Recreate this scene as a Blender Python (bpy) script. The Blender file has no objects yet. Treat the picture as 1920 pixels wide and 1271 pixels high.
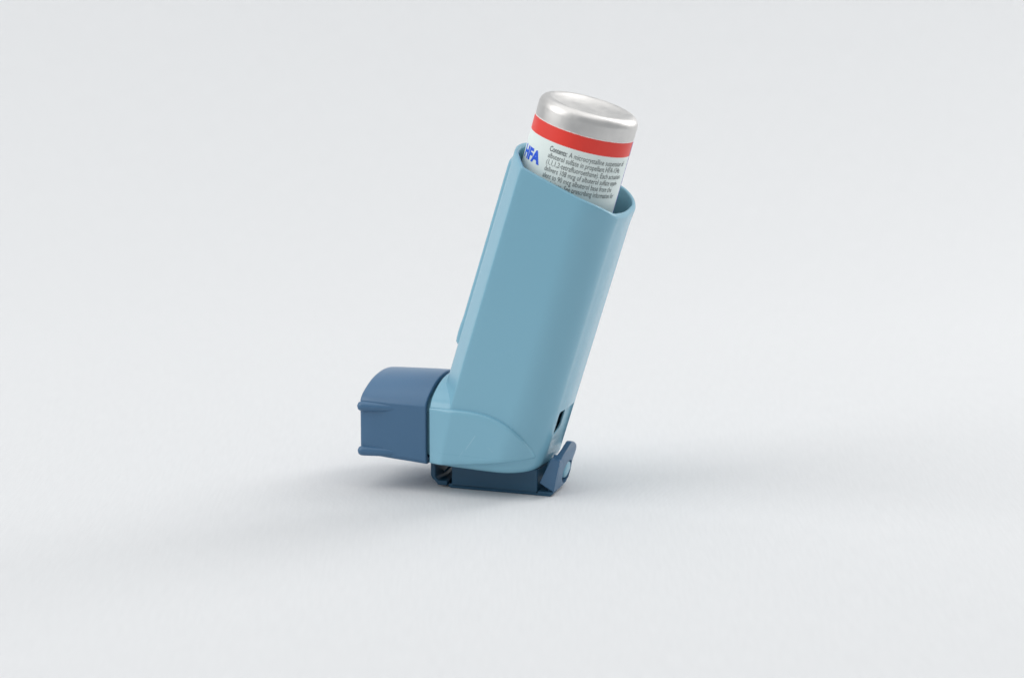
import bpy, bmesh, math, random
from mathutils import Vector, Matrix
random.seed(7)
R = math.radians
MM = 0.001
sc = bpy.context.scene
col = sc.collection

# ------------------------------------------------------------------ camera
YAW = R(19); PITCH = R(11.5)
cam_d = bpy.data.cameras.new("camera"); cam = bpy.data.objects.new("camera", cam_d); col.objects.link(cam)
cam.location = (0.00093, -0.55644, 0.145485)
cam.rotation_euler = (R(90) - PITCH, 0, 0)
cam_d.sensor_width = 36; cam_d.lens = 18 / math.tan(R(11))
cam_d.clip_start = 0.01; cam_d.clip_end = 20
cam_d.dof.use_dof = True; cam_d.dof.focus_distance = 0.563; cam_d.dof.aperture_fstop = 16
sc.camera = cam

# ------------------------------------------------------------------ world and lamps
w = bpy.data.worlds.new("World"); sc.world = w; w.use_nodes = True
bg = w.node_tree.nodes["Background"]
bg.inputs[0].default_value = (0.93, 0.965, 1.0, 1); bg.inputs[1].default_value = 0.44

def area(name, loc, target, sx, sy, power, colr=(1, 1, 1)):
    l = bpy.data.lights.new(name, 'AREA'); l.shape = 'RECTANGLE'; l.size = sx; l.size_y = sy
    l.energy = power; l.color = colr
    o = bpy.data.objects.new(name, l); col.objects.link(o); o.location = loc
    o.rotation_euler = (Vector(target) - Vector(loc)).to_track_quat('-Z', 'Y').to_euler()
    return o
area("softbox_top", (0.05, 0.15, 1.0), (0, 0.15, 0), 1.4, 1.2, 5.0, (1.0, 0.985, 0.97))
area("softbox_side", (0.70, 0.50, 0.56), (0, 0.0, 0.05), 0.45, 0.8, 5.2, (1, 0.985, 0.97))
area("softbox_side", (-0.88, -0.20, 0.66), (0, 0.0, 0.05), 0.8, 0.9, 5.2, (1, 0.985, 0.97))

sc.view_settings.view_transform = 'Standard'; sc.view_settings.look = 'None'
sc.view_settings.exposure = 0.12; sc.view_settings.gamma = 1
sc.render.engine = 'CYCLES'

# ------------------------------------------------------------------ materials
def srgb(r, g, b):
    f = lambda c: (c / 255 / 12.92) if c / 255 <= 0.04045 else ((c / 255 + 0.055) / 1.055) ** 2.4
    return (f(r), f(g), f(b), 1)

def mat(name, color, rough=0.4, metal=0.0, bevel=0.0, grain=0.0, grain_scale=3000, spec=0.5, vary=0.04, sss=0.0):
    m = bpy.data.materials.new(name); m.use_nodes = True
    nt = m.node_tree; N = nt.nodes; L = nt.links
    p = N["Principled BSDF"]
    p.inputs["Roughness"].default_value = rough; p.inputs["Metallic"].default_value = metal
    p.inputs["Specular IOR Level"].default_value = spec
    tc = N.new("ShaderNodeTexCoord")
    n1 = N.new("ShaderNodeTexNoise"); n1.inputs["Scale"].default_value = 120; n1.inputs["Detail"].default_value = 1
    L.new(tc.outputs["Object"], n1.inputs["Vector"])
    hs = N.new("ShaderNodeHueSaturation"); hs.inputs["Color"].default_value = color
    mr = N.new("ShaderNodeMapRange"); mr.inputs[3].default_value = 1 - vary; mr.inputs[4].default_value = 1 + vary
    mr.inputs[1].default_value = 0.3; mr.inputs[2].default_value = 0.7
    L.new(n1.outputs["Fac"], mr.inputs[0]); L.new(mr.outputs[0], hs.inputs["Value"])
    L.new(hs.outputs[0], p.inputs["Base Color"])
    mr2 = N.new("ShaderNodeMapRange"); mr2.inputs[1].default_value = 0.3; mr2.inputs[2].default_value = 0.7
    mr2.inputs[3].default_value = rough - 0.04; mr2.inputs[4].default_value = rough + 0.05
    if vary > 0: L.new(n1.outputs["Fac"], mr2.inputs[0]); L.new(mr2.outputs[0], p.inputs["Roughness"])
    prev = None
    if bevel > 0:
        b = N.new("ShaderNodeBevel"); b.samples = 4; b.inputs["Radius"].default_value = bevel * MM
        prev = b.outputs[0]
    if grain > 0:
        g = N.new("ShaderNodeTexNoise"); g.inputs["Scale"].default_value = grain_scale; g.inputs["Detail"].default_value = 2
        L.new(tc.outputs["Object"], g.inputs["Vector"])
        bp = N.new("ShaderNodeBump"); bp.inputs["Strength"].default_value = grain; bp.inputs["Distance"].default_value = 0.0001
        L.new(g.outputs["Fac"], bp.inputs["Height"])
        if prev: L.new(prev, bp.inputs["Normal"])
        prev = bp.outputs[0]
    if prev: L.new(prev, p.inputs["Normal"])
    if sss > 0:
        p.inputs["Subsurface Weight"].default_value = sss
        p.inputs["Subsurface Scale"].default_value = 0.0015
    return m

M_BODY = mat("light_blue_plastic", (0.215, 0.45, 0.575, 1), 0.22, bevel=0.22, grain=0.05, vary=0.0)
def scratches(m, segs):
    nt = m.node_tree; N = nt.nodes; L = nt.links; p = N["Principled BSDF"]
    src = p.inputs["Base Color"].links[0].from_socket
    tc = N.new("ShaderNodeTexCoord")
    fl = N.new("ShaderNodeVectorMath"); fl.operation = 'MULTIPLY'; fl.inputs[1].default_value = (1, 0, 1); L.new(tc.outputs["Object"], fl.inputs[0])
    for (ax, az), (bx_, bz), wd, colr, amt in segs:
        A = Vector((ax, 0, az)) * MM; B = Vector((bx_, 0, bz)) * MM; D = B - A
        def vm(op, a, b=None):
            n = N.new("ShaderNodeVectorMath"); n.operation = op
            for i, v in enumerate((a, b)):
                if v is None: continue
                if isinstance(v, Vector): n.inputs[i].default_value = v
                else: L.new(v, n.inputs[i])
            return n
        pa = vm('SUBTRACT', fl.outputs[0], A)
        d = vm('DOT_PRODUCT', pa.outputs[0], D / D.length_squared)
        cl = N.new("ShaderNodeClamp"); L.new(d.outputs["Value"], cl.inputs[0])
        sc_ = N.new("ShaderNodeVectorMath"); sc_.operation = 'SCALE'; sc_.inputs[0].default_value = D; L.new(cl.outputs[0], sc_.inputs["Scale"])
        df = vm('SUBTRACT', pa.outputs[0], sc_.outputs[0])
        ln = N.new("ShaderNodeVectorMath"); ln.operation = 'LENGTH'; L.new(df.outputs[0], ln.inputs[0])
        mr = N.new("ShaderNodeMapRange"); mr.inputs[1].default_value = wd * MM * .3; mr.inputs[2].default_value = wd * MM
        mr.inputs[3].default_value = amt; mr.inputs[4].default_value = 0; L.new(ln.outputs["Value"], mr.inputs[0])
        mx = N.new("ShaderNodeMix"); mx.data_type = 'RGBA'; L.new(mr.outputs[0], mx.inputs["Factor"])
        L.new(src, mx.inputs["A"]); mx.inputs["B"].default_value = colr; src = mx.outputs["Result"]
    L.new(src, p.inputs["Base Color"])
M_PANEL = mat("scratched_blue_plastic", (0.215, 0.45, 0.575, 1), 0.22, bevel=0.22, grain=0.05, vary=0.0)
PALE = (0.5, 0.68, 0.76, 1); DEEP = (0.15, 0.36, 0.49, 1)
scratches(M_PANEL, [((-4.55, 10.75), (-2.5, 13.75), .10, PALE, .3), ((0.35, 11.55), (1.6, 10.6), .08, PALE, .2), ((-6.0, 9.0), (-5.2, 10.3), .07, PALE, .2),
                    ((-11.0, 9.4), (-3.9, 9.3), .10, DEEP, .35), ((-3.9, 9.3), (8.8, 8.9), .10, DEEP, .3)])
M_CAP = mat("navy_plastic", (0.058, 0.148, 0.268, 1), 0.32, bevel=0.3, grain=0.2, grain_scale=2600, vary=0.0)
M_CAP_SHADED = mat("navy_plastic_shaded", (0.013, 0.072, 0.135, 1), 0.42, bevel=0.2, grain=0.2, grain_scale=2600, vary=0.0)  # cap plastic darkened for the strap: shade under the barrel put into the colour
M_LABEL = mat("label_paper", (0.80, 0.885, 0.86, 1), 0.42, vary=0.015)
M_PAPER = mat("torn_paper", (0.85, 0.83, 0.80, 1), 0.7)
M_RED = mat("red_print", (0.82, 0.045, 0.03, 1), 0.4, vary=0.05)
M_BLUE = mat("blue_print", (0.01, 0.10, 0.75, 1), 0.4)
M_EDGE = mat("violet_print", (0.08, 0.07, 0.40, 1), 0.4)
M_INK = mat("black_ink", (0.06, 0.075, 0.08, 1), 0.5)
M_WHITE = mat("white_plastic", (0.82, 0.82, 0.80, 1), 0.4)

def alu():
    m = bpy.data.materials.new("brushed_aluminium"); m.use_nodes = True
    nt = m.node_tree; N = nt.nodes; L = nt.links; p = N["Principled BSDF"]
    p.inputs["Metallic"].default_value = 1; p.inputs["Base Color"].default_value = (0.66, 0.65, 0.635, 1)
    tc = N.new("ShaderNodeTexCoord")
    # spun marks: noise stretched round the axis -> use radius and height as coordinates
    sep = N.new("ShaderNodeSeparateXYZ"); L.new(tc.outputs["Object"], sep.inputs[0])
    at = N.new("ShaderNodeMath"); at.operation = 'ARCTAN2'; L.new(sep.outputs[1], at.inputs[0]); L.new(sep.outputs[0], at.inputs[1])
    ln = N.new("ShaderNodeVectorMath"); ln.operation = 'LENGTH'
    cx = N.new("ShaderNodeCombineXYZ"); L.new(sep.outputs[0], cx.inputs[0]); L.new(sep.outputs[1], cx.inputs[1]); L.new(cx.outputs[0], ln.inputs[0])
    cmb = N.new("ShaderNodeCombineXYZ")
    am = N.new("ShaderNodeMath"); am.operation = 'MULTIPLY'; am.inputs[1].default_value = 0.0007; L.new(at.outputs[0], am.inputs[0])
    L.new(am.outputs[0], cmb.inputs[0]); L.new(sep.outputs[2], cmb.inputs[1]); L.new(ln.outputs["Value"], cmb.inputs[2])
    n = N.new("ShaderNodeTexNoise"); n.inputs["Scale"].default_value = 1500; n.inputs["Detail"].default_value = 5
    L.new(cmb.outputs[0], n.inputs["Vector"])
    n2 = N.new("ShaderNodeTexNoise"); n2.inputs["Scale"].default_value = 500; n2.inputs["Detail"].default_value = 8
    L.new(tc.outputs["Object"], n2.inputs["Vector"])
    mr = N.new("ShaderNodeMapRange"); mr.inputs[1].default_value = .3; mr.inputs[2].default_value = .7; mr.inputs[3].default_value = .34; mr.inputs[4].default_value = .52
    L.new(n2.outputs["Fac"], mr.inputs[0]); L.new(mr.outputs[0], p.inputs["Roughness"])
    b = N.new("ShaderNodeBump"); b.inputs["Strength"].default_value = 0.3; b.inputs["Distance"].default_value = 0.0001
    L.new(n.outputs["Fac"], b.inputs["Height"])
    b2 = N.new("ShaderNodeBump"); b2.inputs["Strength"].default_value = 0.03; b2.inputs["Distance"].default_value = 0.0002
    L.new(n2.outputs["Fac"], b2.inputs["Height"]); L.new(b.outputs[0], b2.inputs["Normal"])
    L.new(b2.outputs[0], p.inputs["Normal"])
    return m
M_ALU = alu()

def fabric():
    m = bpy.data.materials.new("white_woven_fabric"); m.use_nodes = True
    nt = m.node_tree; N = nt.nodes; L = nt.links; p = N["Principled BSDF"]
    p.inputs["Roughness"].default_value = 0.9; p.inputs["Specular IOR Level"].default_value = 0.15
    tc = N.new("ShaderNodeTexCoord")
    def wave(direction, scale, dist):
        wv = N.new("ShaderNodeTexWave"); wv.wave_type = 'BANDS'; wv.bands_direction = direction
        wv.inputs["Scale"].default_value = scale; wv.inputs["Distortion"].default_value = dist
        wv.inputs["Detail"].default_value = 2; wv.inputs["Detail Scale"].default_value = 0.3
        L.new(tc.outputs["UV"], wv.inputs["Vector"]); return wv
    a = wave('X', 1230, 0.9); c = wave('Y', 800, 0.8)      # thread pitch about 0.3 mm
    add = N.new("ShaderNodeMath"); add.operation = 'ADD'
    mul = N.new("ShaderNodeMath"); mul.operation = 'MULTIPLY'; mul.inputs[1].default_value = 0.35
    L.new(c.outputs["Fac"], mul.inputs[0]); L.new(a.outputs["Fac"], add.inputs[0]); L.new(mul.outputs[0], add.inputs[1])
    b = N.new("ShaderNodeBump"); b.inputs["Strength"].default_value = 0.30; b.inputs["Distance"].default_value = 0.00008
    L.new(add.outputs[0], b.inputs["Height"]); L.new(b.outputs[0], p.inputs["Normal"])
    mp = N.new("ShaderNodeMapping"); mp.inputs["Scale"].default_value = (1, 0.07, 1); L.new(tc.outputs["UV"], mp.inputs["Vector"])
    n = N.new("ShaderNodeTexNoise"); n.inputs["Scale"].default_value = 1700; n.inputs["Detail"].default_value = 3
    L.new(mp.outputs[0], n.inputs["Vector"])
    mix = N.new("ShaderNodeMath"); mix.operation = 'MULTIPLY_ADD'; mix.inputs[1].default_value = 0.06; mix.inputs[2].default_value = 0.0
    L.new(a.outputs["Fac"], mix.inputs[0])
    s2 = N.new("ShaderNodeMath"); s2.operation = 'MULTIPLY_ADD'; s2.inputs[1].default_value = 0.04
    L.new(n.outputs["Fac"], s2.inputs[0]); L.new(mix.outputs[0], s2.inputs[2])
    mr = N.new("ShaderNodeMapRange"); mr.inputs[1].default_value = 0; mr.inputs[2].default_value = 0.1; mr.inputs[3].default_value = 0; mr.inputs[4].default_value = 1
    L.new(s2.outputs[0], mr.inputs[0])
    cr = N.new("ShaderNodeMix"); cr.data_type = 'RGBA'
    cr.inputs["A"].default_value = (0.60, 0.61, 0.62, 1); cr.inputs["B"].default_value = (0.755, 0.765, 0.775, 1)
    L.new(mr.outputs[0], cr.inputs["Factor"]); L.new(cr.outputs["Result"], p.inputs["Base Color"])
    return m
M_FAB = fabric()

# ------------------------------------------------------------------ helpers (all lengths in mm)
def link(name, bm, m, parent=None, smooth=True, angle=40):
    me = bpy.data.meshes.new(name)
    bmesh.ops.recalc_face_normals(bm, faces=bm.faces)
    for v in bm.verts: v.co *= MM
    bm.to_mesh(me); bm.free()
    mats = m if isinstance(m, (list, tuple)) else [m]
    for x in mats: me.materials.append(x)
    if smooth:
        for p in me.polygons: p.use_smooth = True
        me.set_sharp_from_angle(angle=R(angle))
    o = bpy.data.objects.new(name, me); col.objects.link(o)
    if parent: o.parent = parent
    return o

def loft(bm, rings, cap0=True, cap1=True, closed=True):
    vs = [[bm.verts.new(p) for p in r] for r in rings]
    n = len(vs[0]); k = n if closed else n - 1
    for a, b in zip(vs[:-1], vs[1:]):
        for i in range(k):
            j = (i + 1) % n
            bm.faces.new((a[i], a[j], b[j], b[i]))
    if cap0: bm.faces.new(list(reversed(vs[0])))
    if cap1: bm.faces.new(vs[-1])
    return vs

def prism(bm, prof, y0, y1):
    """profile of (x, z) pushed from y0 to y1"""
    return loft(bm, [[(x, y0, z) for x, z in prof], [(x, y1, z) for x, z in prof]])

def bevel_all(bm, off, seg=2, ang=30):
    es = [e for e in bm.edges if len(e.link_faces) == 2 and e.calc_face_angle(0) > R(ang)]
    bmesh.ops.bevel(bm, geom=es, offset=off, segments=seg, affect='EDGES', profile=0.5, clamp_overlap=True)

def box(bm, x0, x1, y0, y1, z0, z1):
    prism(bm, [(x0, z0), (x1, z0), (x1, z1), (x0, z1)], y0, y1)

def boolean(o, cutter, op='DIFFERENCE'):
    md = o.modifiers.new("b", 'BOOLEAN'); md.operation = op; md.solver = 'EXACT'; md.object = cutter
    dg = bpy.context.evaluated_depsgraph_get()
    me = bpy.data.meshes.new_from_object(o.evaluated_get(dg))
    o.modifiers.clear(); old = o.data; o.data = me
    nm = old.name; bpy.data.meshes.remove(old); me.name = nm
    cm = cutter.data; bpy.data.objects.remove(cutter); bpy.data.meshes.remove(cm)
    for p in o.data.polygons: p.use_smooth = True
    o.data.set_sharp_from_angle(angle=R(40))

def interp(x, pts):
    if x <= pts[0][0]: return pts[0][1]
    for (a, va), (b, vb) in zip(pts[:-1], pts[1:]):
        if x <= b:
            u = (x - a) / (b - a); return va + (vb - va) * u
    return pts[-1][1]

def smooth_interp(x, pts):
    # Catmull-Rom through the points
    if x <= pts[0][0]: return pts[0][1]
    if x >= pts[-1][0]: return pts[-1][1]
    for i in range(len(pts) - 1):
        (a, va), (b, vb) = pts[i], pts[i + 1]
        if x <= b:
            sl = lambda j: ((pts[min(j + 1, len(pts) - 1)][1] - pts[max(j - 1, 0)][1]) /
                            max(1e-6, pts[min(j + 1, len(pts) - 1)][0] - pts[max(j - 1, 0)][0]))
            h = b - a; u = (x - a) / h
            return ((2*u**3 - 3*u*u + 1) * va + (u**3 - 2*u*u + u) * h * sl(i) + (-2*u**3 + 3*u*u) * vb + (u**3 - u*u) * h * sl(i + 1))

# ------------------------------------------------------------------ setting: one fabric sweep, floor curving up into the background
def backdrop():
    bm = bmesh.new(); uvl = bm.loops.layers.uv.new("UVMap")
    prof = []; y = -200.0; d = 0
    while y < 180: prof.append((y, 0.0)); y += 30 if y < -200 else 10
    rad = 320.0; y0 = 180
    for i in range(0, 33):
        a = R(90 * 0.94) * i / 32
        prof.append((y0 + rad * math.sin(a), rad * (1 - math.cos(a))))
    a = R(90 * 0.94); py, pz = prof[-1]
    for i in range(1, 15): prof.append((py + math.cos(a) * 60 * i, pz + math.sin(a) * 60 * i))
    dist = [0]
    for p, q in zip(prof[:-1], prof[1:]): dist.append(dist[-1] + math.hypot(q[0] - p[0], q[1] - p[1]))
    xs = [-560 + 56 * i for i in range(21)]
    vs = [[bm.verts.new((x, p[0], p[1])) for x in xs] for p in prof]
    for i in range(len(prof) - 1):
        for j in range(len(xs) - 1):
            f = bm.faces.new((vs[i][j], vs[i][j + 1], vs[i + 1][j + 1], vs[i + 1][j]))
            for l, (ii, jj) in zip(f.loops, ((i, j), (i, j + 1), (i + 1, j + 1), (i + 1, j))):
                l[uvl].uv = (xs[jj] * MM, dist[ii] * MM)
    o = link("fabric_backdrop", bm, M_FAB)
    o["kind"] = "structure"
    return o
backdrop()

# ------------------------------------------------------------------ the inhaler
inh = bpy.data.objects.new("inhaler", None); col.objects.link(inh)
inh.location = (0, 0, 0); inh.rotation_euler = (0, 0, -YAW)
inh.empty_display_size = 0.02
inh["label"] = "light blue plastic inhaler with navy mouthpiece cap standing on the white fabric"
inh["category"] = "inhaler"

LEAN = R(16.9); CA, SA = math.cos(LEAN), math.sin(LEAN)
def TS(t, y, s): return (t * CA + s * SA, y, -t * SA + s * CA)   # along-barrel coordinates to inhaler coordinates

TC, RC, HB, TB = -0.5, 8.0, 13.0, 7.5      # corner centre, corner radius, half depth, back face
def yb(t):
    q = min(RC, max(0, t - TC)); return HB - RC + math.sqrt(RC * RC - q * q)

def section():
    """half outline of the barrel, front middle round the near side to back middle: (t, Y<=0)"""
    pts = []
    for y in (0, 1, 2, 3, 4, 5, 6): pts.append((-19.0 + 1.1 * (y / 6.4) ** 2, -y))
    pts += [(-17.9, -6.5), (-17.6, -7.1)]
    for k in (0.2, 0.4, 0.6, 0.8): pts.append((-17.6 + 3.6 * k, -7.1 - 5.45 * k))
    pts += [(-13.9, -12.68), (-13.76, -12.86), (-13.58, -12.97), (-13.38, -13.0)]
    for t in (-12, -10, -8, -6, -4, -2.2, -0.5): pts.append((t, -13))
    n = 24
    for i in range(1, n + 1):
        th = math.pi / 2 * i / n
        pts.append((TC + RC * math.sin(th), -(HB - RC + RC * math.cos(th))))
    for y in (4.2, 3.2, 2.1, 1.0, 0): pts.append((TB + 0.3 * (1 - (y / 5) ** 2), -y))
    return pts
HALF = section()
OUT = HALF + [(t, -y) for t, y in reversed(HALF[1:-1])]
def inset(poly, d):
    n = len(poly); res = []
    for i in range(n):
        a, b = Vector(poly[i - 1]), Vector(poly[(i + 1) % n])
        e = (b - a).normalized(); nrm = Vector((-e.y, e.x))
        res.append((poly[i][0] + nrm.x * d, poly[i][1] + nrm.y * d))
    return res
_t = inset(OUT, 1.0)
SGN = 1 if abs(_t[len(HALF) + 5][1]) < abs(OUT[len(HALF) + 5][1]) else -1
def ring_in(d): return inset(OUT, SGN * d)

RIM = [(-20, 72.7), (-18.2, 72.3), (-16, 71.5), (-13.65, 70.75), (-7.7, 69.75), (-0.7, 68.75), (3.0, 68.2), (5.5, 67.35), (7.0, 66.4), (7.9, 65.7), (8.6, 65.3)]
def rim_s(t): return smooth_interp(t, RIM)
BOT = [(-19, 6.4), (-13.4, 6.35), (-8.6, 5.9), (-1, 5.55), (8, 5.3), (14, 5.25)]
def bot_s(t):
    # the s at which the flat underside meets the barrel
    s = 5.0
    for _ in range(8):
        X = t * CA + s * SA
        s = (interp(X, BOT) + t * SA) / CA
    return s

def barrel():
    bm = bmesh.new(); rings = []
    def ring(d, sfun, clampx=True):
        r = []
        sec = ring_in(d) if d else OUT
        for t, y in sec:
            sv = sfun(t)
            fl = max(0.0, 1 - (rim_s(t) - sv) / 5.0) ** 2
            p = list(TS(t + fl * (0.32 if t > 0 else 0) * min(1, max(0, t) / 6), y, sv))
            if clampx and p[0] < -12.6: p[0] = -12.6
            r.append(p)
        return r
    # underside with rounded edge
    rb = 2.0
    for k in range(0, 6):
        a = math.pi / 2 * k / 5
        d = rb * (1 - math.sin(a)); dz = rb * (1 - math.cos(a))
        rings.append(ring(d, lambda t, dz=dz: bot_s(t) + dz))
    for f in [i / 30 for i in range(1, 30)]:
        rings.append(ring(0, lambda t, f=f: (bot_s(t) + rb) * (1 - f) + (rim_s(t) - 0.5) * f))
    wall = 1.05; h = wall / 2
    for k in range(0, 9):
        a = math.pi * k / 8
        rings.append(ring(h - h * math.cos(a), lambda t, a=a: rim_s(t) - 0.5 + 0.5 * math.sin(a)))
    for f in (0.96, 0.8, 0.6, 0.4, 0.3, 0.2, 0.1, 0.04):
        rings.append(ring(wall, lambda t, f=f: (bot_s(t) + 2) * (1 - f) + (rim_s(t) - .5) * f))
    loft(bm, rings)
    bmesh.ops.remove_doubles(bm, verts=bm.verts, dist=1e-4)
    return bm
body = link("barrel", barrel(), M_BODY, inh)

# scoop low in the back wall with the dose window cut through it
def cutter(prof, ys, cx, cs, slope=0.0):
    bm = bmesh.new(); rings = []
    for y, k in ys:
        r = []
        for t, s in prof:
            if s < cs: s += slope * (y + 4)
            vx, vs = cx - t, cs - s; l = math.hypot(vx, vs)
            r.append(TS(t + vx / l * k, y, s + vs / l * k))
        rings.append(r)
    loft(bm, rings)
    o = link("cutter", bm, M_BODY); o.parent = inh
    bpy.context.view_layer.update()
    return o
boolean(body, cutter([(7.05, 21.0), (12, 22.8), (12, 9.6), (8.3, 9.7), (7.7, 10.6), (7.2, 12.0), (7.05, 13.6)],
                     [(-4.6, .6), (-4.4, .2), (-4.1, 0), (5.6, 0), (5.9, .3)], 10.5, 16))
boolean(body, cutter([(4.9, 20.6), (10, 20.9), (10, 13.2), (7.7, 13.4), (6.7, 14.1), (5.9, 15.0), (4.9, 15.6)],
                     [(-4.2, .5), (-4.0, 0.1), (-3.7, 0), (0.9, 0), (1.3, .2), (1.5, .6)], 8, 17.5, 0.42))
bm = bmesh.new()
loft(bm, [[TS(t, y, s) for t, y in ((2.0, -0.3), (6.2, -0.3), (6.2, 1.2), (2.0, 1.2))] for s in (12.5, 16.6)])
bevel_all(bm, .3, 2)
link("stem_block", bm, M_WHITE, body)

# raised grip strip down the front of the barrel
def grip():
    bm = bmesh.new(); rings = []
    prof = [(-19.0 + 1.1 * (y / 6.4) ** 2, y) for y in [-6.1 + 12.2 * i / 24 for i in range(25)]]
    def row(s, up):
        r = []
        for i, (t, y) in enumerate(prof):
            e = up * (0.0 if i in (0, 24) else 0.8 if i in (1, 23) else 1)
            r.append(TS(t - e, y, s))
        for t, y in reversed(prof): r.append(TS(t + 0.5, y, s))
        return r
    rows = [(27.6, 0.0), (27.9, 0.6), (28.6, 0.68), (30.0, 0.74), (31.8, 0.7), (33.0, 0.6)]
    rows += [(34 + i * 2.0, 0.56) for i in range(17)] + [(68.4, 0.56), (69.2, 0.5), (69.7, 0.25), (69.9, -0.05)]
    for s, up in rows: rings.append(row(s, up))
    loft(bm, rings)
    return bm
link("grip_strip", grip(), M_BODY, body)

# ribs that hold the canister inside the barrel
for y, t in ((0.8, 4.4), (-8.8, -13.6), (8.8, -13.6)):
    bm = bmesh.new()
    if t > 0:
        loft(bm, [[TS(t + a, y + b, s) for a, b in ((0, -.7), (2.5, -.7), (2.5, .7), (0, .7))] for s in (14 + 10, 62.5)])
    else:
        sg = 1 if y > 0 else -1
        loft(bm, [[TS(t + a, y + sg * b, s) for a, b in ((0.4, -.6), (1.6, -1.2), (.6, 1.4), (-.6, 1.0))] for s in (20, 67.2)])
    link("support_rib", bm, M_BODY, body)

# ---- mouthpiece housing
def seam_x(z): return -10.6 + (z - 6.0) * 0.21
PX = 9.5
def panel_y(x, z):
    """how far the side of the housing stands from the middle plane"""
    xs = seam_x(z)
    if x < xs: return 12.5 + (13.85 + 0.45 * max(0, 19 - z) / 12 - 12.5) * (x + 13.4) / (xs + 13.4)
    t = x * CA - z * SA
    return yb(t) + 0.85 + 0.45 * max(0, 19 - z) / 12 * min(1, max(0, (PX - x) / 6))
ARCH = [(12.5, 18.95), (12.05, 19.75), (11.2, 20.6), (10.0, 21.35), (8.2, 22.3), (6.2, 23.1), (4.1, 23.65), (2, 23.95), (0, 24.05)]
def arch_section(x, grow=0.0, zbot=6.4, ysc=1.0, drop=0.0, zs=None):
    """outline in (Y, Z) of the mouthpiece at x"""
    pts = []
    yk = (12.5 + grow) / 12.5 * ysc
    pts += [(-11.5 * yk, zbot - grow), (-12.2 * yk, zbot - grow + .25), (-12.5 * yk, zbot - grow + .9)]
    pts += [(-12.5 * yk, z) for z in (9, 12, 15, 17.5)]
    pts += [(-y * yk, z + grow - drop * (1 - y / 12.5)) for y, z in ARCH]
    return [(x, y, z) for y, z in pts] + [(x, -y, z) for y, z in reversed(pts[:-1])]
bm = bmesh.new()
rings = []
for x, g in [(-13.4, -0.4), (-13.25, -0.1)] + [(x, 0.02 + (x + 13.1) * 0.115) for x in (-13.1, -12.5, -11.5, -10, -9, -8.6)] + [(-8.3, .5), (-7.5, .1)]:
    rings.append(arch_section(x, 0, 6.35 - 0.02 * (x + 13), ysc=(12.47 + g) / 12.5, drop=-g * .4 if g < 0 else 0))
loft(bm, rings)
housing = link("mouthpiece_housing", bm, M_BODY, inh, angle=17)

PTOP = [(-13.4, 18.98), (-7.91, 19.0), (-4.8, 18.95), (-2.16, 18.68), (0.0, 18.25), (1.91, 17.62), (3.8, 16.75), (5.57, 15.6), (6.8, 14.4), (7.89, 13.0), (8.5, 11.95), (8.95, 11.0), (9.3, 10.0), (9.5, 9.2)]
PBOT = [(-13.4, 6.4), (-9.68, 6.71), (-3.97, 7.24), (1.84, 7.97), (5.26, 8.49), (7.72, 8.72), (9.2, 8.8), (9.5, 9.0)]
def side_panel(sg):
    bm = bmesh.new(); cols = []
    nx, nz = 56, 14
    for i in range(nx + 1):
        u = i / nx; x = -13.4 + (PX + 13.4) * (1 - (1 - u) ** 1.6)
        zt, zb = smooth_interp(x, PTOP), smooth_interp(x, PBOT)
        c = []
        r = min(0.5, (zt - zb) * 0.3)
        xe = min(1, max(0, (PX - x) / 0.4)); xe = math.sqrt(1 - (1 - xe) ** 2)
        js = []
        for a in (0, 22, 45, 67, 90): js.append((zb + r * (1 - math.cos(R(a))), math.sin(R(a))))
        for j in range(1, nz): js.append((zb + r + (zt - zb - 2 * r) * j / nz, 1))
        for a in (90, 67, 45, 22, 0): js.append((zt - r * (1 - math.cos(R(a))), math.sin(R(a))))
        for z, k in js:
            # proud height falls to nothing at the outline
            k2 = min(k, xe) if x > PX - 1 else k
            y = panel_y(x, z) - 1.2 + 1.2 * k2
            c.append((x, -sg * y * -1, z))
        cin = [(x, sg * 8.0, zt), (x, sg * 8.0, zb)] if x < 6 else [(x, sg * min(8, panel_y(x, zt) - 2), zt), (x, sg * min(8, panel_y(x, zt) - 2), zb)]
        cols.append(c + cin)
    loft(bm, cols)
    return bm
for sg in (-1, 1): link("side_panel", side_panel(sg), M_PANEL, housing)

# inner tube that the cap closes over (seen as the dark line in the gap)
bm = bmesh.new()
loft(bm, [arch_section(x, -1.5, 6.3) for x in (-26, -13)])
link("mouthpiece_tube", bm, M_BODY, housing)

# ---- cap
CAPS = [  # x, half-width, bottom, shoulder, apex
    (-14.2, 12.75, 6.15, 18.72, 24.15), (-18, 12.95, 6.5, 18.85, 24.1), (-22, 13.05, 6.8, 18.95, 23.95),
    (-26, 13.08, 7.15, 19.1, 23.8), (-28.6, 13.1, 7.4, 19.2, 23.65)]
def cap_section(x, hw, zb, zs, za, d=0.0, bow=0.0):
    pts = []
    hw -= d; zb += d; za -= d
    pts += [(0, zb - .0), (-hw * .5, zb - 0.0), (-hw + 1.1, zb), (-hw + .35, zb + .3), (-hw, zb + 1.0)]
    pts += [(-hw, zb + (zs - zb) * k) for k in (.3, .5, .7, .9)]
    for y, z in ARCH:
        pts.append((-y / 12.5 * hw, zs + (z - 18.75) / (24.05 - 18.75) * (za - zs)))
    full = pts + [(-y, z) for y, z in reversed(pts[1:-1])]
    return [(x - bow * (1 - (y / hw) ** 2) * 0, y, z) for y, z in full]
bm = bmesh.new(); rings = []
rings.append(cap_section(-20, 12.75, 6.15, 18.72, 24.15, 1.5))
rings.append(cap_section(-14.35, 12.75, 6.15, 18.72, 24.15, 1.2))
rings.append(cap_section(-14.2, 12.75, 6.15, 18.72, 24.15, 1.0))
rings.append(cap_section(-14.2, 12.75, 6.15, 18.72, 24.15, .15))
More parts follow.
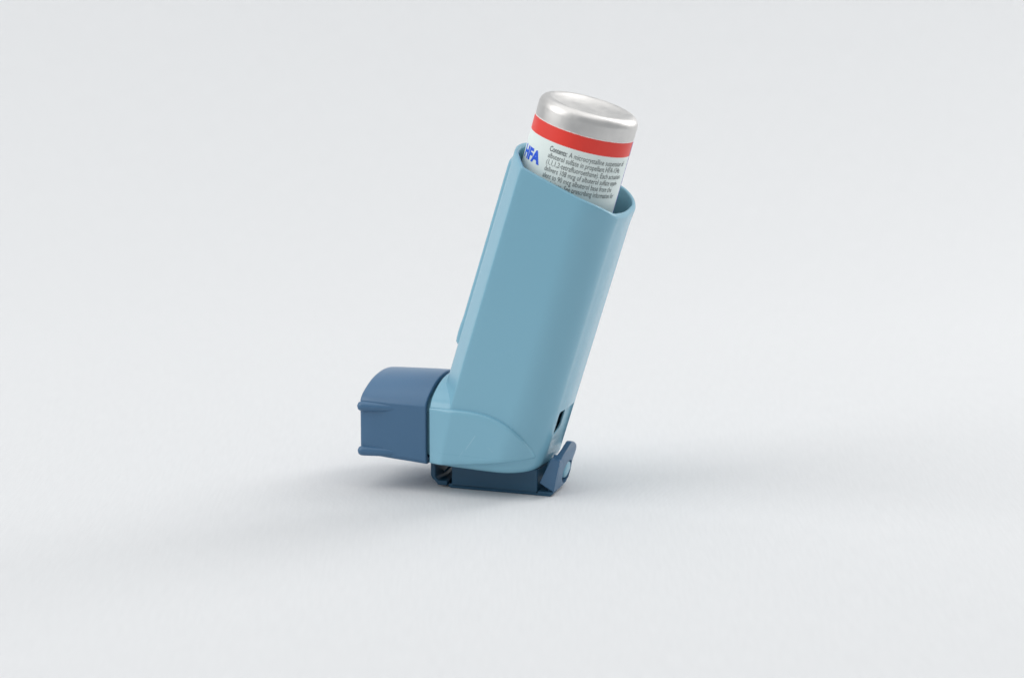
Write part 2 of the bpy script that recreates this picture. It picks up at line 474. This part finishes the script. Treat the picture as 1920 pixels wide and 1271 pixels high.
rings.append(cap_section(-14.35, 12.75, 6.15, 18.72, 24.15, .0))
for c_ in CAPS[1:]: rings.append(cap_section(*c_))
x, hw, zb, zs, za = CAPS[-1]
rings.append(cap_section(x - .3, hw, zb, zs, za, .06)); rings.append(cap_section(x - .55, hw, zb, zs, za, .25)); rings.append(cap_section(x - .7, hw, zb, zs, za, .6))
rings.append(cap_section(x - .85, hw, zb, zs, za, 3))
loft(bm, rings)
cap = link("mouthpiece_cap", bm, M_CAP, inh, angle=17)

def ridge(sg, z, yoff, zdrop):
    bm = bmesh.new(); rings = []
    n = 26; L0 = -29.8; L1 = -18.6
    for i in range(n + 1):
        u = i / n; x = L0 + (L1 - L0) * u
        r = 1.1 * min(1, math.sqrt(max(0.0, 1 - (1 - min(1, u * 9)) ** 2))) * (1 - max(0, u - .12) * 0.3)
        if i == 0: r = 0.02
        cy = 13.25 - yoff - max(0, u - .05) ** 1.2 * 1.55
        cz = z + zdrop * u
        rings.append([(x, sg * (cy + r * math.cos(a) * 1.0), cz + r * math.sin(a)) for a in [2 * math.pi * k / 18 for k in range(18)]])
    loft(bm, rings)
    return bm
for sg in (-1, 1):
    link("cap_ridge", ridge(sg, 18.2, 0.05, -0.15), M_CAP, cap)
    link("cap_ridge", ridge(sg, 8.35, 0.05, -0.1), M_CAP, cap)

# ---- retaining strap under the barrel
bm = bmesh.new()
W = 7.0
def bx(*a):
    b2 = bmesh.new(); box(b2, *a); bevel_all(b2, 0.15, 1)
    me = bpy.data.meshes.new("tmp"); b2.to_mesh(me); b2.free(); bm.from_mesh(me); bpy.data.meshes.remove(me)
def pr(prof, y0, y1, bv=0.15):
    b2 = bmesh.new(); prism(b2, prof, y0, y1); bmesh.ops.recalc_face_normals(b2, faces=b2.faces); bevel_all(b2, bv, 1)
    me = bpy.data.meshes.new("tmp"); b2.to_mesh(me); b2.free(); bm.from_mesh(me); bpy.data.meshes.remove(me)
# front wall with its stepped lower corner
pr([(-15.3, 6.6), (-15.3, 2.4), (-14.9, 1.75), (-13.9, 0.85), (-13.75, 0.45), (-11.5, 0.45), (-11.5, 1.5), (-13.6, 1.5), (-14.2, 2.2), (-14.3, 6.6)], -W, W)
# floor plate and its end lip
pr([(-11.2, 0.25), (-10.6, 0.0), (9.0, 0.0), (9.0, 0.98), (-10.7, 0.98), (-11.2, 0.8)], -W, W)
b2 = bmesh.new()
tip = [(8.9, -W), (12.4, -W), (12.3, -4.0), (11.7, -1.5), (10.9, 0.6), (9.9, 2.6), (8.9, 4.0)]
loft(b2, [[(x - .45, y, 0.003) for x, y in tip], [(x + .35, y, .7) for x, y in tip], [(x + .3, y, .96) for x, y in tip]])
bmesh.ops.recalc_face_normals(b2, faces=b2.faces)
me = bpy.data.meshes.new("tmp"); b2.to_mesh(me); b2.free(); bm.from_mesh(me); bpy.data.meshes.remove(me)
for sg in (-1, 1):
    y0, y1 = sorted((sg * W, sg * (W - 1.1)))
    pr([(-10.45, 0.5), (9.0, 0.5), (9.0, 5.7), (-10.45, 6.4)], y0, y1)
pr([(7.9, .6), (9.0, .6), (9.0, 5.6), (7.9, 5.6)], -W + .6, W - .6)
pr([(-10.4, .6), (-9.4, .6), (-9.4, 3.4), (-10.4, 3.4)], -W + .6, W - .6)
strap = link("retaining_strap", bm, M_CAP_SHADED, inh, angle=20)
bm = bmesh.new()
loft(bm, [[(-14.3, -2.0 + b, 1.5 + a) for a, b in ((0, 0), (.6, 0), (.6, .6), (0, .6))], [(-10.0, 1.5 + b, 5.9 + a) for a, b in ((0, 0), (.6, 0), (.6, .6), (0, .6))]])
link("strap_brace", bm, M_CAP_SHADED, strap)

# ---- clip ring behind the barrel, hooked on the peg
KX = 0.2036
def on_back(y, z, off=0.0): return (14.06 + (z - 7.91) * KX + off, y, z)
def clip():
    bm = bmesh.new()
    # side wall and body of the clip
    near = [(9.41, 2.67), (11.98, 8.13), (14.06, 7.91), (13.19, 3.97), (12.61, .79)]
    rings = [[(x, -6.5, z) for x, z in near], [(x, -5.2, z) for x, z in near]]
    loft(bm, rings)
    # back plate with the thumb tab
    out = [(-5.6, .79), (-2.5, .75), (.76, .95), (2.2, 1.2), (3.4, 1.9), (4.3, 2.7), (5.2, 3.8), (5.6, 5.1), (5.5, 6.6), (5.25, 7.7), (4.8, 8.6), (4.1, 9.15),
           (3.1, 9.6), (1.2, 10.35), (-1.2, 11.15), (-2.6, 11.5), (-3.3, 11.4), (-3.8, 10.7), (-4.3, 9.8), (-4.9, 9.0), (-5.6, 8.3)]
    def hump(y, z): return -0.09 * max(0, y - 3.2) ** 2 * min(1, max(0, (8 - z) / 3)) + 0.30 * max(0, z - 8.8)
    b2 = bmesh.new()
    loft(b2, [[on_back(y, z, -1.6 + 0.35 * min(1, max(0, (z - 7.8) / 2)) + hump(y, z)) for y, z in out], [on_back(y, z, -0.003 + hump(y, z)) for y, z in out]])
    me = bpy.data.meshes.new("t"); b2.to_mesh(me); b2.free(); bm.from_mesh(me); bpy.data.meshes.remove(me)
    # top web between side wall and tab
    web = [(-6.3, 8.05), (-5.2, 8.3), (-4.6, 8.8), (-4.2, 8.0), (-4.2, 6.5), (-6.3, 6.5)]
    b2 = bmesh.new()
    loft(b2, [[(12.05, y, z) for y, z in web], [(13.85, y, z - .05) for y, z in web]])
    me = bpy.data.meshes.new("t"); b2.to_mesh(me); b2.free(); bm.from_mesh(me); bpy.data.meshes.remove(me)
    bmesh.ops.recalc_face_normals(bm, faces=bm.faces)
    return bm
# joined into one solid, then softened
def solid(o, voxel):
    md = o.modifiers.new("r", 'REMESH'); md.mode = 'VOXEL'; md.voxel_size = voxel * MM; md.adaptivity = 0
    m2 = o.modifiers.new("s", 'SMOOTH'); m2.factor = 0.5; m2.iterations = 9
    me = bpy.data.meshes.new_from_object(o.evaluated_get(bpy.context.evaluated_depsgraph_get()))
    o.modifiers.clear(); old = o.data; nm = old.name; o.data = me; bpy.data.meshes.remove(old); me.name = nm
    for p in me.polygons: p.use_smooth = True
clip_o = link("strap_clip", clip(), M_CAP, strap)
def oval_cutter(ry, rz, x0, x1, cy, cz):
    bm = bmesh.new()
    cs = [(math.cos(2 * math.pi * k / 48), math.sin(2 * math.pi * k / 48)) for k in range(48)]
    loft(bm, [[(x + a[1] * rz * KX, cy + a[0] * ry, cz + a[1] * rz) for a in cs] for x in (x0, x1)])
    o = link("cutter", bm, M_CAP); o.parent = strap; return o
bpy.context.view_layer.update(); solid(clip_o, 0.1)
cc = oval_cutter(3.1, 2.5, 9.0, 16, 1.1, 3.75)
bpy.context.view_layer.update(); boolean(clip_o, cc)

# ---- light blue peg on the barrel that the clip hooks over
bm = bmesh.new(); rings = []
for x, r in ((7.0, 1.0), (12.4, 1.0), (12.9, .97), (13.12, .86), (13.2, .6)):
    rings.append([(x + KX * 1.85 * r * math.sin(a), 1.7 + 2.25 * r * math.cos(a), 4.05 + 1.9 * r * math.sin(a)) for a in [2 * math.pi * k / 40 for k in range(40)]])
loft(bm, rings)
link("strap_peg", bm, M_BODY, inh)

# ------------------------------------------------------------------ the canister
CL = R(16.0)
Rz = Matrix.Rotation(-YAW, 3, 'Z')
axis = (Rz @ Vector((math.sin(CL), 0, math.cos(CL)))).normalized()
ctr = Rz @ Vector((17.17, 0.0, 79.0))                   # where the printed band begins
ydir = Vector((0, 1, 0)); ydir = (ydir - axis * ydir.dot(axis)).normalized()
xdir = ydir.cross(axis).normalized()
HLEN = 58.0
base = ctr - axis * HLEN
can = bpy.data.objects.new("medicine_canister", None); col.objects.link(can); can.empty_display_size = 0.01
M4 = Matrix((xdir, ydir, axis)).transposed().to_4x4(); M4.translation = base * MM
can.matrix_world = M4
can["label"] = "silver metal canister with red banded printed label sticking out of the blue barrel"
can["category"] = "canister"
CR = 10.72
def lathe(bm, prof, n=96):
    rings = []
    for r, z in prof: rings.append([(r * math.cos(2 * math.pi * k / n), r * math.sin(2 * math.pi * k / n), z) for k in range(n)])
    return loft(bm, rings, closed=True)
bm = bmesh.new()
T = HLEN + 4.65
prof = [(3.5, 2), (8.5, 2), (9.2, 2.6), (9.3, 6), (8.6, 8), (8.8, 10), (CR - .6, 12.5), (CR, 14.5), (CR, 30), (CR, HLEN - 8), (CR, HLEN + .3), (CR, HLEN + 2.6)]
for a in range(10, 91, 10): prof.append((CR - 1.9 + 1.9 * math.cos(R(a)), T - 2.1 + 2.1 * math.sin(R(a))))
for r, z in ((8.85, 0.0), (8.55, -.04), (8.2, -.15), (7.8, -.34)): prof.append((r, T + z))
for r, z in ((7.3, -.54), (6.5, -.8), (5.5, -1.04), (4.5, -1.22), (3.4, -1.36), (2.2, -1.45), (1.0, -1.5), (.3, -1.51)): prof.append((r, T + z))
lathe(bm, prof)
link("can_body", bm, M_ALU, can, angle=60)
bm = bmesh.new(); lathe(bm, [(1.5, -6), (1.5, 1.5), (3.4, 1.6), (3.4, 2.4)], 24); link("valve_stem", bm, M_WHITE, can)

# label wrapped round the can; theta 0 faces the front, positive to the right
def cyl(th, z, r): return (r * math.sin(th), -r * math.cos(th), z)
TH0, TH1 = R(-235), R(80)
RED = 3.2
def label():
    bm = bmesh.new(); n = 420
    rnd = random.Random(3); jit = []; v = 0
    for i in range(n + 1):
        v = v * .75 + rnd.uniform(-.05, .05); jit.append(v)
    zs0 = [22.0, HLEN - RED, None, None]
    rows = []
    for i in range(n + 1):
        th = TH0 + (TH1 - TH0) * i / n
        top = HLEN + 0.10 + jit[i] * .6
        redtop = HLEN - 0.03 + (jit[(i * 7 + 31) % n]) * .45
        r = CR + .07
        rows.append([bm.verts.new(cyl(th, z, rr)) for z, rr in ((22, r), (HLEN - RED, r), (redtop, r), (max(top, redtop + .03), r), (max(top, redtop + .03), CR - .05))])
    for i in range(n):
        for j in range(4):
            f = bm.faces.new((rows[i][j], rows[i + 1][j], rows[i + 1][j + 1], rows[i][j + 1]))
            f.material_index = (0, 1, 2, 2)[j]
            if i >= n - 5 and j < 2: f.material_index = 3
    return bm
lab = link("can_label", label(), [M_LABEL, M_RED, M_PAPER, M_EDGE], can)

def text_mesh(s, size, bold=0.0):
    cu = bpy.data.curves.new("txt", 'FONT'); cu.body = s; cu.size = size; cu.offset = bold; cu.resolution_u = 3
    o = bpy.data.objects.new("txt", cu); col.objects.link(o)
    bpy.context.view_layer.update()
    me = bpy.data.meshes.new_from_object(o.evaluated_get(bpy.context.evaluated_depsgraph_get()))
    bpy.data.objects.remove(o); bpy.data.curves.remove(cu)
    return me
def wrap_text(bm, s, th_l, z, height, width=None, th_r=None, per_char=None, bold=0.0, shear=0.0):
    me = text_mesh(s, 1.0, bold)
    xs = [v.co.x for v in me.vertices]; x0, x1 = min(xs), max(xs)
    k = height / 0.72
    if th_r is not None: width = (th_r - th_l) * CR
    kx = (width / (x1 - x0)) if width else k * per_char
    b2 = bmesh.new(); b2.from_mesh(me); bpy.data.meshes.remove(me)
    bmesh.ops.subdivide_edges(b2, edges=[e for e in b2.edges if e.calc_length() > .25], cuts=2)
    r = CR + .10
    for v in b2.verts:
        arc = (v.co.x - x0) * kx; zz = z + v.co.y * k
        th = th_l + arc / CR
        v.co = Vector(cyl(th, zz, r))
    m2 = bpy.data.meshes.new("t"); b2.to_mesh(m2); b2.free(); bm.from_mesh(m2); bpy.data.meshes.remove(m2)
    return th_l + (x1 - x0) * kx / CR

LINES = ["A microcrystalline suspension of", "albuterol sulfate in propellant HFA-134a", "(1,1,1,2-tetrafluoroethane). Each actuation",
         "delivers 108 mcg of albuterol sulfate equiv-", "alent to 90 mcg albuterol base from the", "mouthpiece. See prescribing information for"]
bm = bmesh.new()
PIT = 1.41; z1 = HLEN - RED - 1.95; thl = R(-35); PC = 0.80
e = wrap_text(bm, "Contents:", thl, z1, 1.15, th_r=R(-13.5), bold=0.016)
wrap_text(bm, LINES[0], R(-11.0), z1, 1.15, th_r=R(63))
for i, s in enumerate(LINES[1:], 1):
    wrap_text(bm, s, thl, z1 - PIT * i, 1.15, th_r=R((0, 57.7, 63, 60.5, 52.5, 60)[i]))
link("label_text", bm, M_INK, lab, smooth=False)
bm = bmesh.new()
wrap_text(bm, "HFA", R(-81), z1 - 3.75, 2.55, width=6.9, bold=0.05)
link("label_heading", bm, M_BLUE, lab, smooth=False)
